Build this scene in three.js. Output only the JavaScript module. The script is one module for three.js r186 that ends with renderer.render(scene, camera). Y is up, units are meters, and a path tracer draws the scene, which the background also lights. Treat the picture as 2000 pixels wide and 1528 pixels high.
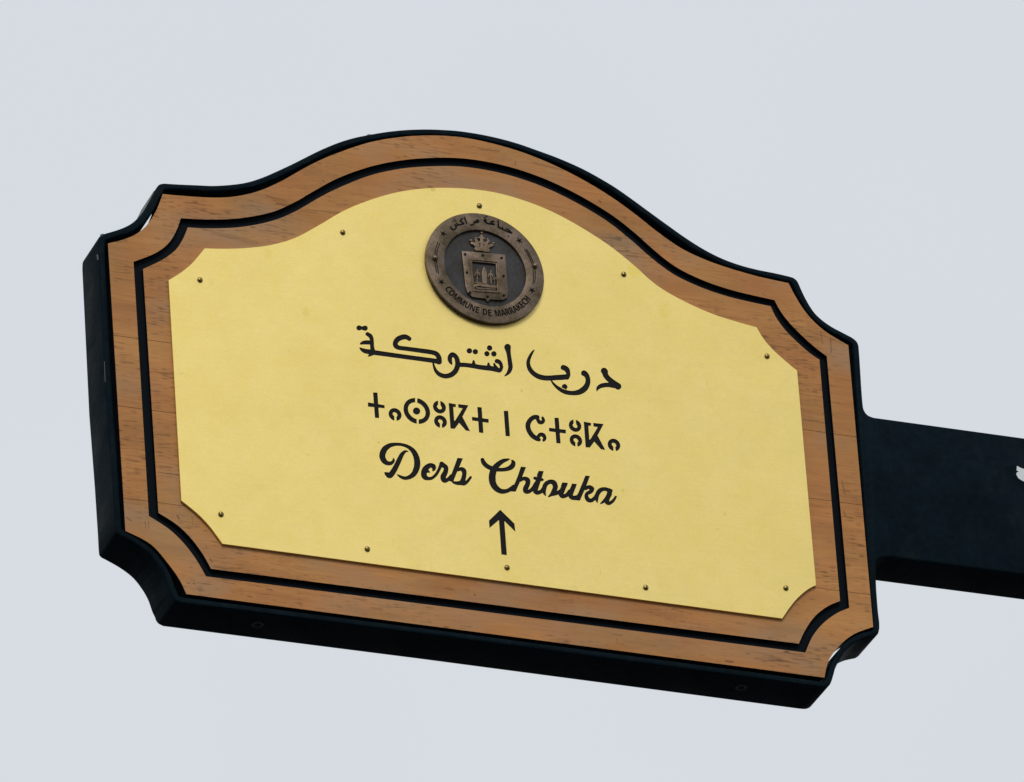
import * as THREE from 'three';
import { mergeGeometries, toCreasedNormals } from 'three/addons/utils/BufferGeometryUtils.js';
import { FontLoader } from 'three/addons/loaders/FontLoader.js';
import { Brush, Evaluator, INTERSECTION, SUBTRACTION } from 'three-bvh-csg';

// ---------------------------------------------------------------- camera, sky, sun, exposure
const scene = new THREE.Scene();
const renderer = new THREE.WebGLRenderer({ antialias: true });
renderer.setSize(1024, 782);
renderer.toneMapping = THREE.LinearToneMapping;
renderer.toneMappingExposure = 1.0;
renderer.shadowMap.enabled = true;

const SIGN_Y = 4.7;                                        // height of the sign's origin above the street
const FOCAL = 16000;                                       // pixels, for the 2000 x 1528 photograph
const CAM = [-2.2271096036, -3.1553557158, 5.117287016];   // in the sign's own axes (x right, y up, z out of its face)
const ROT = [[0.9282733150, -0.0667871278, 0.3658526100], [0.1268690067, -0.8678619492, -0.4803331055], [0.3495896277, 0.4922957614, -0.7971398720]];
const camera = new THREE.PerspectiveCamera(2 * Math.atan(764 / FOCAL) * 180 / Math.PI, 2000 / 1528, 0.1, 2000);
camera.position.set(CAM[0], CAM[1] + SIGN_Y, CAM[2]);
camera.quaternion.setFromRotationMatrix(new THREE.Matrix4().makeBasis(
  new THREE.Vector3(...ROT[0]), new THREE.Vector3(...ROT[1]).negate(), new THREE.Vector3(...ROT[2]).negate()));
camera.updateMatrixWorld();

// value noise, seeded by its lattice
function hash(x, y, s) { let h = (x * 374761393 + y * 668265263 + s * 1442695041) | 0; h = Math.imul(h ^ (h >>> 13), 1274126177); h ^= h >>> 16; return (h >>> 0) / 4294967296; }
function vnoise(x, y, s = 0) {
  const xi = Math.floor(x), yi = Math.floor(y), fx = x - xi, fy = y - yi, u = fx * fx * (3 - 2 * fx), v = fy * fy * (3 - 2 * fy);
  const a = hash(xi, yi, s), b = hash(xi + 1, yi, s), c = hash(xi, yi + 1, s), d = hash(xi + 1, yi + 1, s);
  return a + (b - a) * u + (c - a) * v + (a - b - c + d) * u * v;
}
function fbm(x, y, s = 0, n = 4) { let t = 0, a = 0.5, w = 0; for (let i = 0; i < n; i++) { t += a * vnoise(x, y, s + i * 17); w += a; a *= 0.5; x *= 2.03; y *= 2.03; } return t / w; }

// an even overcast sky
{
  const w = 1024, h = 512, d = new Float32Array(w * h * 4);
  for (let j = 0; j < h; j++) for (let i = 0; i < w; i++) {
    const th = i / w * Math.PI * 2, ph = j / h * Math.PI, sx = Math.sin(ph) * Math.cos(th), sy = Math.cos(ph), sz = Math.sin(ph) * Math.sin(th),
      k = 1 + 0.05 * (fbm(30 + 9 * sx + 5 * sy, 30 + 9 * sz - 6 * sy, 3, 4) - 0.5) + 0.035 * (fbm(60 + 24 * sx - 9 * sy, 60 + 24 * sz + 14 * sy, 9, 3) - 0.5), o = (j * w + i) * 4;
    d[o] = 0.67 * k; d[o + 1] = 0.711 * k; d[o + 2] = 0.752 * k; d[o + 3] = 1;
  }
  const sky = new THREE.DataTexture(d, w, h, THREE.RGBAFormat, THREE.FloatType);
  sky.mapping = THREE.EquirectangularReflectionMapping; sky.magFilter = THREE.LinearFilter; sky.needsUpdate = true;
  scene.background = sky; scene.environment = sky;
}
const sun = new THREE.DirectionalLight(new THREE.Color(1, 0.985, 0.95), 1.5);
sun.position.set(-1.4, SIGN_Y + 4.2, 5.0); sun.target.position.set(0, SIGN_Y, 0);
sun.castShadow = true; sun.shadow.radius = 40; sun.shadow.mapSize.set(2048, 2048);
Object.assign(sun.shadow.camera, { left: -2, right: 2, top: 2, bottom: -2, near: 0.1, far: 20 });
scene.add(sun, sun.target);

// ---------------------------------------------------------------- helpers
// a photograph pixel onto the plane z = const of the sign (all outlines lie on its flat layers)
function onPlane(px, py, z = 0) {
  const a = (px - 1000) / FOCAL, b = (py - 764) / FOCAL;
  const d = [0, 1, 2].map(i => ROT[0][i] * a + ROT[1][i] * b + ROT[2][i]), t = (z - CAM[2]) / d[2];
  return [CAM[0] + d[0] * t, CAM[1] + d[1] * t];
}
function onLevel(px, py, y) {                                // the same onto a level plane (undersides)
  const a = (px - 1000) / FOCAL, b = (py - 764) / FOCAL;
  const d = [0, 1, 2].map(i => ROT[0][i] * a + ROT[1][i] * b + ROT[2][i]), t = (y - CAM[1]) / d[1];
  return [CAM[0] + d[0] * t, CAM[2] + d[2] * t];
}
function crom(p0, p1, p2, p3, t) {                           // Catmull-Rom for arrays of any length
  const t2 = t * t, t3 = t2 * t;
  return p1.map((_, i) => 0.5 * (2 * p1[i] + (p2[i] - p0[i]) * t + (2 * p0[i] - 5 * p1[i] + 4 * p2[i] - p3[i]) * t2 + (3 * p1[i] - p0[i] - 3 * p2[i] + p3[i]) * t3));
}
function spline(pts, n) {
  if (pts.length < 3) return pts.slice();
  const out = [];
  for (let i = 0; i < pts.length - 1; i++)
    for (let k = 0; k < n; k++) out.push(crom(pts[Math.max(0, i - 1)], pts[i], pts[i + 1], pts[Math.min(pts.length - 1, i + 2)], k / n));
  out.push(pts[pts.length - 1]);
  return out;
}
// an outline from runs of pixels, each run a smooth curve, corners where runs meet
function outline(runs, z, n = 5) {
  const out = [];
  for (let i = 0; i < runs.length; i++) {
    const run = runs[i].concat([runs[(i + 1) % runs.length][0]]).map(([x, y]) => onPlane(x, y, z));
    out.push(...spline(run, n).slice(0, -1));
  }
  return out;
}
function polyDist(poly, x, y) {                              // signed distance, negative inside
  let best = 1e9, inside = false;
  for (let i = 0, j = poly.length - 1; i < poly.length; j = i++) {
    const [ax, ay] = poly[j], [bx, by] = poly[i], ex = bx - ax, ey = by - ay, wx = x - ax, wy = y - ay;
    let t = (wx * ex + wy * ey) / (ex * ex + ey * ey || 1); t = t < 0 ? 0 : t > 1 ? 1 : t;
    const dx = wx - ex * t, dy = wy - ey * t, d = dx * dx + dy * dy; if (d < best) best = d;
    if ((ay > y) !== (by > y) && x < ax + (y - ay) / (by - ay) * ex) inside = !inside;
  }
  return inside ? -Math.sqrt(best) : Math.sqrt(best);
}
const area = l => { let a = 0; for (let i = 0, j = l.length - 1; i < l.length; j = i++) a += l[j][0] * l[i][1] - l[i][0] * l[j][1]; return a / 2; };
// closed contours of a field at level iso (marching squares)
function sample(f, x0, y0, x1, y1, step) {
  const nx = Math.ceil((x1 - x0) / step) + 1, ny = Math.ceil((y1 - y0) / step) + 1, w = new Float64Array(nx * ny);
  for (let j = 0; j < ny; j++) for (let i = 0; i < nx; i++) w[j * nx + i] = f(x0 + i * step, y0 + j * step);
  return { nx, ny, w, x0, y0, step };
}
function contours({ nx, ny, w, x0, y0, step }, iso = 0) {
  const v = w.map(q => (Math.abs(q - iso) < 1e-9 ? 1e-9 : q - iso));
  const next = new Map(), P = new Map();
  const H = (i, j) => 'h' + i + '_' + j, V = (i, j) => 'v' + i + '_' + j;
  const pt = (key, i, j, hor) => { if (!P.has(key)) { const a = v[j * nx + i], b = hor ? v[j * nx + i + 1] : v[(j + 1) * nx + i], t = a / (a - b); P.set(key, hor ? [x0 + (i + t) * step, y0 + j * step] : [x0 + i * step, y0 + (j + t) * step]); } return key; };
  for (let j = 0; j < ny - 1; j++) for (let i = 0; i < nx - 1; i++) {
    const a = v[j * nx + i] < 0, b = v[j * nx + i + 1] < 0, c = v[(j + 1) * nx + i + 1] < 0, d = v[(j + 1) * nx + i] < 0;
    const m = (a ? 1 : 0) | (b ? 2 : 0) | (c ? 4 : 0) | (d ? 8 : 0);
    if (m === 0 || m === 15) continue;
    const B = () => pt(H(i, j), i, j, true), T = () => pt(H(i, j + 1), i, j + 1, true), L = () => pt(V(i, j), i, j, false), R = () => pt(V(i + 1, j), i + 1, j, false);
    const seg = (p, q) => next.set(p, q);                    // the inside lies on the left hand
    switch (m) {
      case 1: seg(B(), L()); break; case 2: seg(R(), B()); break; case 3: seg(R(), L()); break; case 4: seg(T(), R()); break;
      case 5: seg(B(), L()); seg(T(), R()); break; case 6: seg(T(), B()); break; case 7: seg(T(), L()); break; case 8: seg(L(), T()); break;
      case 9: seg(B(), T()); break; case 10: seg(R(), B()); seg(L(), T()); break; case 11: seg(R(), T()); break; case 12: seg(L(), R()); break;
      case 13: seg(B(), R()); break; case 14: seg(L(), B()); break;
    }
  }
  const loops = [];
  while (next.size) {
    const s = next.keys().next().value, loop = []; let k = s;
    while (next.has(k)) { loop.push(P.get(k)); const q = next.get(k); next.delete(k); k = q; }
    if (loop.length > 5) loops.push(loop);
  }
  return loops;
}
function thin(loop, tol) {                                   // drop points that lie on the line of their neighbours
  let out = loop;
  for (let pass = 0; pass < 3; pass++) {
    const keep = [];
    for (let i = 0; i < out.length; i++) {
      const a = keep.length ? keep[keep.length - 1] : out[out.length - 1], b = out[i], c = out[(i + 1) % out.length];
      const ex = c[0] - a[0], ey = c[1] - a[1], l = Math.hypot(ex, ey) || 1;
      if (Math.abs((b[0] - a[0]) * ey - (b[1] - a[1]) * ex) / l > tol || l > tol * 120) keep.push(b);
    }
    out = keep;
  }
  return out;
}
const v2 = l => l.map(p => new THREE.Vector2(p[0], p[1]));
const toShape = (l, holes = []) => { const s = new THREE.Shape(v2(l)); for (const h of holes) s.holes.push(new THREE.Path(v2(h))); return s; };
function extrude(shapes, z0, z1, bevel = 0, seg = 2, crease = 0.5) {
  let g = new THREE.ExtrudeGeometry(shapes, { depth: z1 - z0 - 2 * bevel, bevelEnabled: bevel > 0, bevelThickness: bevel, bevelSize: bevel, bevelOffset: -bevel, bevelSegments: seg, steps: 1, curveSegments: 6 });
  g.translate(0, 0, z0 + bevel);
  if (crease) { const groups = g.groups.map(q => ({ ...q })); g = toCreasedNormals(g, crease); g.clearGroups(); for (const q of groups) g.addGroup(q.start, q.count, q.materialIndex); }
  return g;
}
const UVW = 0.76, UVH = 0.58;
function signUV(g) {                                          // uv over the whole face of the sign
  const p = g.attributes.position, uv = new Float32Array(p.count * 2);
  for (let i = 0; i < p.count; i++) { uv[2 * i] = p.getX(i) / UVW + 0.5; uv[2 * i + 1] = p.getY(i) / UVH + 0.5; }
  g.setAttribute('uv', new THREE.BufferAttribute(uv, 2)); return g;
}
function mesh(name, g, m, parent) {
  const o = new THREE.Mesh(g, m); o.name = name; o.castShadow = o.receiveShadow = true; parent.add(o); return o;
}
function texture(w, h, fn, srgb = true) {
  const d = new Uint8Array(w * h * 4), c = [0, 0, 0];
  for (let j = 0; j < h; j++) for (let i = 0; i < w; i++) {
    fn(i / w, j / h, c); const o = (j * w + i) * 4;
    for (let k = 0; k < 3; k++) { let q = Math.min(1, Math.max(0, c[k])); if (srgb) q = q <= 0.0031308 ? q * 12.92 : 1.055 * Math.pow(q, 1 / 2.4) - 0.055; d[o + k] = Math.round(q * 255); }
    d[o + 3] = 255;
  }
  const t = new THREE.DataTexture(d, w, h); t.magFilter = THREE.LinearFilter; t.minFilter = THREE.LinearMipmapLinearFilter; t.generateMipmaps = true;
  t.wrapS = t.wrapT = THREE.RepeatWrapping; if (srgb) t.colorSpace = THREE.SRGBColorSpace; t.needsUpdate = true; return t;
}

// ---------------------------------------------------------------- outlines traced from the photograph
const PLATE = [
  [[399.5, 485.3], [441, 486.2], [486.2, 484.2], [531.4, 478.2], [576.5, 464.8], [621.7, 440.7], [666.8, 414.2], [705.6, 397.1], [750.5, 382], [795.7, 372.1], [840.8, 367.6], [886, 367.3], [931.2, 370.6], [976.3, 378.1], [1021.5, 391.1], [1066.6, 408.2], [1111.8, 430.8], [1157, 457.6], [1198, 485.5], [1240.3, 520.1], [1270.4, 547.5], [1300.5, 569], [1345.7, 593.2], [1390.8, 612.8], [1436, 627.8]],
  [[1478.1, 639.6], [1490.2, 660.1], [1508.2, 681.5], [1532.3, 703.7]], [[1557, 724.2]],
  [[1594, 1143], [1577, 1152.2], [1558, 1168.5], [1543, 1186.5]], [[1528.1, 1208.3]],
  [[434.4, 1062.3], [420.8, 1043.3], [405.8, 1024.2], [384.7, 1002.7]], [[354, 977.7]],
  [[329.1, 547.6], [352.5, 533], [373.3, 516], [388, 499.5]]];
const GROOVE_OUT = [
  [[353.1, 426.3], [411, 428.9], [471.2, 426], [531.4, 414.2], [576.5, 394.5], [610, 375], [660.2, 348], [720.4, 326.3], [780.6, 313.7], [840.8, 308.5], [901, 309.2], [961.3, 318], [1021.5, 333.9], [1081.7, 357], [1141.9, 387.5], [1197, 421.5], [1240.3, 455.4], [1270.4, 482.5], [1300.5, 507.5], [1330.6, 527.6], [1375.8, 548.7], [1420.9, 564.3], [1466.1, 576]],
  [[1512.8, 586.3], [1526, 610], [1545, 634], [1571, 660], [1595, 681]], [[1615.1, 696.2]],
  [[1659.1, 1187.8], [1635, 1198], [1608, 1218], [1587, 1244]], [[1573.3, 1275.1]],
  [[401.9, 1126.2], [384, 1095], [360, 1063], [330, 1034]], [[290.5, 1008.1]],
  [[260.4, 511.5], [302.6, 494.9], [328, 476], [343, 453]]];
const GROOVE_IN = [
  [[366.4, 444.3], [411, 446.2], [471.2, 443.5], [531.4, 431.5], [576.5, 413], [621.7, 387], [660.2, 367.5], [720.4, 343.5], [780.6, 330], [840.8, 325], [901, 325.5], [961.3, 334.5], [1021.5, 350.5], [1081.7, 374], [1141.9, 405], [1190, 435], [1235, 471], [1265.4, 498], [1295.5, 522], [1325.6, 541.5], [1370.8, 562], [1415.9, 577.5], [1461.1, 589]],
  [[1505.2, 598.4], [1517, 622], [1535, 646], [1559, 670], [1582, 690]], [[1600.7, 702.8]],
  [[1641, 1174.3], [1617, 1184.5], [1592, 1204], [1573, 1231]], [[1560.4, 1257.7]],
  [[411.9, 1111.4], [396, 1083], [373, 1052], [345, 1025]], [[309.2, 1002.1]],
  [[279.1, 525.6], [315, 508.5], [342, 489], [357, 467]]];
const WOOD = [
  [[317.6, 379], [350.7, 382.2], [411, 386], [456.1, 384.2], [501.3, 374.5], [546.4, 355.5], [591.6, 330], [625, 313], [660.2, 298.5], [720.4, 278.5], [780.6, 268], [840.8, 264.6], [901, 268.2], [961.3, 280.2], [1021.5, 298], [1081.7, 322.4], [1141.9, 353], [1195.2, 385.6], [1240.3, 418.2], [1285.5, 453.9], [1330.6, 485], [1375.8, 506.6], [1420.9, 522.8], [1481.2, 540.2]],
  [[1540.2, 553.2], [1552, 575.9], [1565, 597.5], [1578.5, 615.8], [1594.2, 632.2], [1612.5, 647.7], [1632.2, 660.3]], [[1657, 674.5]],
  [[1705.7, 1225], [1691.9, 1229.4], [1676.8, 1235], [1661.7, 1243], [1648, 1253.6], [1637, 1265], [1626.5, 1278], [1619.1, 1290], [1614.5, 1304]], [[1610.5, 1324]],
  [[363.6, 1160.7], [351, 1134], [330.5, 1104.5], [294.4, 1063.5]], [[244.7, 1037.3]],
  [[210.5, 475.5], [231.6, 470.7], [252.6, 463.7], [267, 456.5], [278.8, 447.6], [287.9, 438], [297.1, 425.3], [306.3, 408.1], [312.5, 393]]];
const RIM = [
  [[321, 357.2], [350.7, 359], [384, 360.4], [418, 361.7], [456, 359.2], [484.5, 354.6], [513, 345.5], [541.5, 333.2], [570, 319.9], [598.5, 305.6], [627, 291.6], [660.2, 277.8], [690.3, 268.5], [720.4, 262.2], [750.5, 257.1], [780.6, 253.5], [810.7, 251.7], [840.8, 251.4], [870, 252.6], [898, 254.8], [936, 260.5], [974, 268.5], [1012, 279], [1050, 292.3], [1090, 307], [1134.5, 326.4], [1169, 344.8], [1203.5, 365.5], [1238, 389.7], [1272.5, 415], [1307, 440], [1341.5, 464.4], [1376, 486], [1410.5, 503.5], [1445, 516.2], [1479.5, 525.4], [1514, 532.3], [1545, 539.6]],
  [[1553, 543], [1559, 549], [1565.4, 563], [1573.3, 579.8], [1583.7, 598.1], [1594.2, 612.5], [1608.6, 625.6], [1625.6, 637.4], [1643.9, 647.2], [1663.6, 657.5]],
  [[1672, 663.5], [1677, 671], [1679.3, 685.8]]];
const RIM_FILLET_TOP = [[1684, 760], [1686.3, 787.5], [1688.8, 800.5], [1696, 810], [1706.9, 814.8]];
const RIM_FILLET_LOW = [[1735, 1089.2], [1722, 1090], [1714.3, 1094.5], [1711.6, 1104]];
const RIM_LOW = [
  [[1713, 1150], [1716, 1190], [1718.9, 1215]],
  [[1719, 1228], [1716.5, 1237], [1710, 1242]],
  [[1707, 1242.9], [1686.4, 1247.7], [1667.2, 1257.3], [1653.4, 1269.7], [1642.5, 1286.2], [1633.5, 1303.4], [1629.6, 1317]],
  [[1626, 1329], [1621.5, 1337.5], [1613, 1341.5]],
  [[1600, 1341]], [[858, 1242.4]], [[460, 1191.4]],
  [[352, 1177.5], [342.5, 1172.5], [337.5, 1166]],
  [[335.5, 1160], [330.2, 1149], [321.5, 1125], [309, 1103.5], [291.5, 1082], [267.2, 1063.5], [240, 1048]],
  [[231, 1043.5], [226.5, 1038.5], [225, 1031]],
  [[223.3, 1000]], [[217, 905]], [[206, 763]],
  [[192, 478], [193, 464], [199.5, 457.8]],
  [[206, 455], [231.6, 447.3], [251.3, 438.8], [265.7, 428.5], [277, 416], [287, 402], [296, 386], [304, 371]],
  [[307, 364.5], [312, 359]]];

// ---------------------------------------------------------------- materials
const col = (r, g, b) => new THREE.Color().setRGB(r, g, b);
const marks = [];                                             // knots, nicks and hairline cracks seen in the wood, in metres
for (const [x0, y0, x1, y1, w, k] of [
  [283, 1020, 285, 1032, 0.7, 0.75], [290, 1020, 291, 1032, 0.7, 0.75], [247, 1012, 256, 1018, 1.6, 0.55], [345, 1008, 349, 1013, 1.6, 0.7], [375, 1009, 376, 1024, 0.7, 0.5],
  [410, 1094, 414, 1098, 1.6, 0.6], [1006, 316, 1008, 323, 1, 0.85], [1170, 393, 1174, 396, 1.5, 0.6], [1174, 386, 1176, 390, 1, 0.5], [586, 1182, 588, 1186, 1, 0.7],
  [310, 923, 330, 925.5, 0.5, 0.8], [330, 925.5, 351, 929, 0.5, 0.8], [1567, 820.5, 1590, 823, 0.6, 0.75], [1590, 823, 1612, 827.5, 0.6, 0.7],
  [1195, 1240, 1216, 1241.5, 0.6, 0.6], [1205, 1248, 1206, 1258, 0.6, 0.5], [520, 383, 560, 394, 2.2, 0.3], [540, 398, 568, 404, 2.4, 0.42], [935, 291, 975, 296, 1.6, 0.5], [905, 286, 960, 290, 1, 0.35],
  [1418, 1293, 1432, 1294, 1.4, 0.6], [1040, 318, 1100, 333, 3, 0.22], [1489, 573, 1494, 577, 1, 0.6], [365, 1140, 410, 1142, 0.6, 0.5], [377, 1128, 379, 1142, 0.6, 0.4], [1603, 648, 1607, 672, 1.6, 0.4], [1622, 660, 1624, 690, 1.3, 0.45],
  [1645, 940, 1650, 965, 1.8, 0.35], [1648, 1000, 1652, 1008, 1.8, 0.4], [690, 290, 700, 292, 1.6, 0.45], [630, 353, 633, 355, 1.2, 0.5], [926, 1162, 928, 1164, 1.2, 0.6], [870, 1150, 885, 1152, 2, 0.3], [520, 1152, 532, 1153, 1.4, 0.5],
  [240, 520, 258, 523, 0.6, 0.45], [222, 531, 256, 535, 0.5, 0.5], [224, 544, 240, 545, 0.7, 0.6], [222, 549, 232, 550, 0.6, 0.5], [223, 512, 250, 518, 0.5, 0.4], [225, 525, 252, 528, 0.5, 0.4], [415, 455, 500, 475, 5, 0.16]])
  marks.push([...onPlane(x0, y0), ...onPlane(x1, y1), w * 0.00044, k]);
const CW = 1600, CH = 1220, cracks = new Float32Array(CW * CH);   // those marks drawn as lines of solid texels
for (const [ax, ay, bx, by, w, k] of marks) {
  const n = Math.ceil(Math.hypot(bx - ax, by - ay) / 0.0002) + 1, wide = Math.max(1, Math.round(w * 1.6 / UVW * CW));
  for (let i = 0; i <= n; i++) for (let q = 0; q < wide; q++) for (let p = 0; p < wide; p++) {
    if (hash(i + q * 7, p, 88) < 0.12) continue;
    const X = Math.round(((ax + (bx - ax) * i / n) / UVW + 0.5) * CW + p - wide / 2 + 0.8 * (vnoise(i * 0.2, 1, 5) - 0.5)), Y = Math.round(((ay + (by - ay) * i / n) / UVH + 0.5) * CH + q - wide / 2 + 1.5 * (vnoise(i * 0.15, 4, 6) - 0.5));
    if (X >= 0 && X < CW && Y >= 0 && Y < CH) cracks[Y * CW + X] = k;
  }
}
const woodLo = [0.29, 0.116, 0.031], woodHi = [0.56, 0.258, 0.08], woodGrey = [0.36, 0.212, 0.11];
const woodMap = texture(1600, 1220, (u, v, c) => {
  const x = (u - 0.5) * UVW, y = (v - 0.5) * UVH;
  const warp = 0.004 * (fbm(x * 7, y * 16, 5, 3) - 0.5) + 0.0016 * (vnoise(x * 30, y * 90, 9) - 0.5);
  const g1 = fbm(x * 30, (y + warp * 2) * 520, 11, 4), g2 = fbm(x * 60 + 9, (y + warp) * 1700, 23, 2), pat = fbm(x * 11, y * 18, 31, 4), pore = vnoise(x * 150, (y + warp) * 1300, 41) * (0.72 + 0.56 * vnoise(x * 22, y * 40, 45));
  let t = 0.5 + 0.42 * (g1 - 0.5) + 0.34 * (g2 - 0.5) + 0.75 * (pat - 0.5); t = Math.min(1, Math.max(0, t));
  const grey = Math.min(1, Math.max(0, (fbm(x * 16 + 3, y * 26, 57, 4) - 0.5) * 3.2)) * 0.75;
  const red = (fbm(x * 25, y * 30 + 4, 71, 3) - 0.5) * 0.11;
  let dark = pore > 0.7 ? 1 - (pore - 0.7) * 1.3 : 1;
  const stain = fbm(x * 17 + 8, (y + warp) * 95, 83, 4) + 0.5 * (g1 - 0.5) + 0.25 * (g2 - 0.5); if (stain > 0.57) dark *= 1 - Math.min(0.14, (stain - 0.57) * 0.9);   // weathered blotches
  dark *= 1 - cracks[Math.min(CH - 1, Math.floor(v * CH)) * CW + Math.min(CW - 1, Math.floor(u * CW))] * (0.8 + 0.2 * vnoise(x * 2500, y * 2500, 79));
  for (let k = 0; k < 3; k++) { const b = woodLo[k] + (woodHi[k] - woodLo[k]) * t; c[k] = (b + (woodGrey[k] - b) * grey) * (1 + (k === 0 ? red : -red * 0.6)) * dark; }
});
const smudges = [[595, 613, 0.0032, 0.07, 0.02], [1297, 608, 0.006, 0.04, 0.03], [1237, 533, 0.006, 0.03, 0.04], [843, 371, 0.0022, 0.2, 0.02], [1016, 767, 0.0009, 0.2, 0], [737, 868, 0.0008, 0.3, 0], [1214, 962, 0.0013, 0.14, 0.02], [1216, 968, 0.0008, 0.12, 0.02], [1413, 1008, 0.0012, 0.12, 0], [765, 1060, 0.0016, 0.06, 0], [410, 556, 0.003, 0.05, 0.01], [520, 500, 0.004, 0.04, 0.02]].map(([x, y, ...r]) => [...onPlane(x, y), ...r]);
const brassMap = texture(1536, 1172, (u, v, c) => {
  const x = (u - 0.5) * UVW, y = (v - 0.5) * UVH;
  const a = fbm(x * 900, y * 1100, 3, 3) - 0.5, b = fbm(x * 26, y * 26, 8, 4) - 0.5, s = fbm(x * 60, y * 2400, 14, 2) - 0.5, g = fbm(x * 90, y * 90, 19, 3) - 0.5;
  let k = 1 + 0.1 * a + 0.05 * b + 0.05 * s + 0.03 * g, spot = 0, tint = 0;
  const q = vnoise(x * 330, y * 330, 29), q2 = vnoise(x * 60 + 5, y * 60, 33); if (q > 0.95 && q2 > 0.6) spot = (q - 0.95) * 3;
  for (const [sx, sy, r, kk, hue] of smudges) { const e = (Math.hypot(x - sx, (y - sy) * 0.8) / r) + 0.9 * (fbm(x * 260, y * 260, 203, 3) - 0.5); if (e < 1) { spot += kk * (vnoise(x * 1500, y * 1500, 207) > 0.25 ? 1 : 0.5); tint += hue; } }
  k *= 1 - spot; c[0] = 0.785 * k; c[1] = (0.618 + 0.02 * b) * k; c[2] = (0.215 + 0.03 * b + 0.03 * g - tint) * k;
});
const brassRough = texture(1024, 780, (u, v, c) => { const q = 0.5 + 0.07 * (fbm(u * 22, v * 17, 90, 4) - 0.5) + 0.12 * (fbm(u * 300, v * 260, 95, 2) - 0.5); c[0] = c[1] = c[2] = q; }, false);
const paintMap = texture(1024, 1024, (u, v, c) => {
  const a = fbm(u * 8, v * 8, 101, 4), b = fbm(u * 90, v * 90, 107, 3), k = 0.7 + 0.6 * a + 0.5 * (b - 0.5); const sp = vnoise(u * 260, v * 260, 111) > 0.98 ? 0.006 : 0, dust = Math.max(0, fbm(u * 30, v * 14, 115, 4) - 0.6) * 0.012;
  c[0] = 0.0033 * k + sp + dust; c[1] = 0.0086 * k + sp + dust; c[2] = 0.0126 * k + sp + dust;
});
const paintRough = texture(512, 512, (u, v, c) => { c[0] = c[1] = c[2] = 0.62 + 0.28 * (fbm(u * 12, v * 12, 121, 4) - 0.5) + 0.1 * (fbm(u * 120, v * 120, 127, 2) - 0.5); }, false);
const fineBump = texture(512, 512, (u, v, c) => { c[0] = c[1] = c[2] = fbm(u * 64, v * 64, 131, 4); }, false);
const M = {
  wood: [0.96, 1.0, 1.05].map(k => new THREE.MeshPhysicalMaterial({ map: woodMap, color: col(k, k, k * 0.99), roughness: 0.6, specularIntensity: 0.5, bumpMap: woodMap, bumpScale: 0.0002 })),
  paint: new THREE.MeshPhysicalMaterial({ map: paintMap, roughnessMap: paintRough, roughness: 1, specularIntensity: 0.05, bumpMap: fineBump, bumpScale: 0.0002 }),
  groove: new THREE.MeshPhysicalMaterial({ color: col(0.0028, 0.0056, 0.0085), roughness: 0.62, specularIntensity: 0.1 }),
  brass: new THREE.MeshPhysicalMaterial({ map: brassMap, roughnessMap: brassRough, roughness: 1, metalness: 1 }),
  ink: new THREE.MeshPhysicalMaterial({ color: col(0.0095, 0.0085, 0.009), roughness: 0.6, specularIntensity: 0.2 }),
  screw: new THREE.MeshStandardMaterial({ color: col(0.27, 0.2, 0.07), roughness: 0.34, metalness: 1 }),
  steel: new THREE.MeshPhysicalMaterial({ color: col(0.022, 0.024, 0.026), roughness: 0.55, specularIntensity: 0.3 }),
  greyish: new THREE.MeshStandardMaterial({ color: col(0.15, 0.145, 0.135), roughness: 0.85, bumpMap: fineBump, bumpScale: 0.0003 }),
  sticker: new THREE.MeshStandardMaterial({ color: col(0.62, 0.65, 0.66), roughness: 0.8 }),
  chip: new THREE.MeshStandardMaterial({ color: col(0.06, 0.065, 0.07), roughness: 0.7 }),
};
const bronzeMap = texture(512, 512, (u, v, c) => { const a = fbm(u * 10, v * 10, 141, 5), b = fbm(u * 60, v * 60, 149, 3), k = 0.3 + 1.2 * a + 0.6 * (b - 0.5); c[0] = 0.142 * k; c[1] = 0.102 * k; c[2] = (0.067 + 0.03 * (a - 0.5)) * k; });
M.bronze = new THREE.MeshStandardMaterial({ map: bronzeMap, roughness: 0.52, metalness: 0.75, bumpMap: fineBump, bumpScale: 0.0001 });
M.bronzeWorn = new THREE.MeshStandardMaterial({ map: bronzeMap, color: col(1.35, 1.32, 1.25), roughness: 0.42, metalness: 0.8 });
M.darkBronze = new THREE.MeshStandardMaterial({ map: bronzeMap, color: col(0.24, 0.31, 0.44), roughness: 0.6, metalness: 0.45, bumpMap: fineBump, bumpScale: 0.0001 });  // one dark tone for the floor and the side of the seal
M.recess = new THREE.MeshPhysicalMaterial({ color: col(0.006, 0.0055, 0.005), roughness: 0.75, specularIntensity: 0.15 });

// ---------------------------------------------------------------- the street below (out of the frame, it keeps the undersides dark)
{
  const g = new THREE.CircleGeometry(300, 96); g.rotateX(-Math.PI / 2);
  const tex = texture(512, 512, (u, v, c) => { const k = 0.8 + 0.4 * fbm(u * 24, v * 24, 151, 4); c[0] = 0.1 * k; c[1] = 0.085 * k; c[2] = 0.075 * k; });
  tex.repeat.set(150, 150);
  const o = mesh('ground', g, new THREE.MeshStandardMaterial({ map: tex, roughness: 0.95 }), scene);
  o.userData = { kind: 'structure' };
}

// ---------------------------------------------------------------- the sign
const sign = new THREE.Group(); sign.name = 'street_sign'; sign.position.y = SIGN_Y; scene.add(sign);
sign.userData = { label: 'arched wooden street sign with brass plate and black frame on a black arm', category: 'street sign' };

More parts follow.
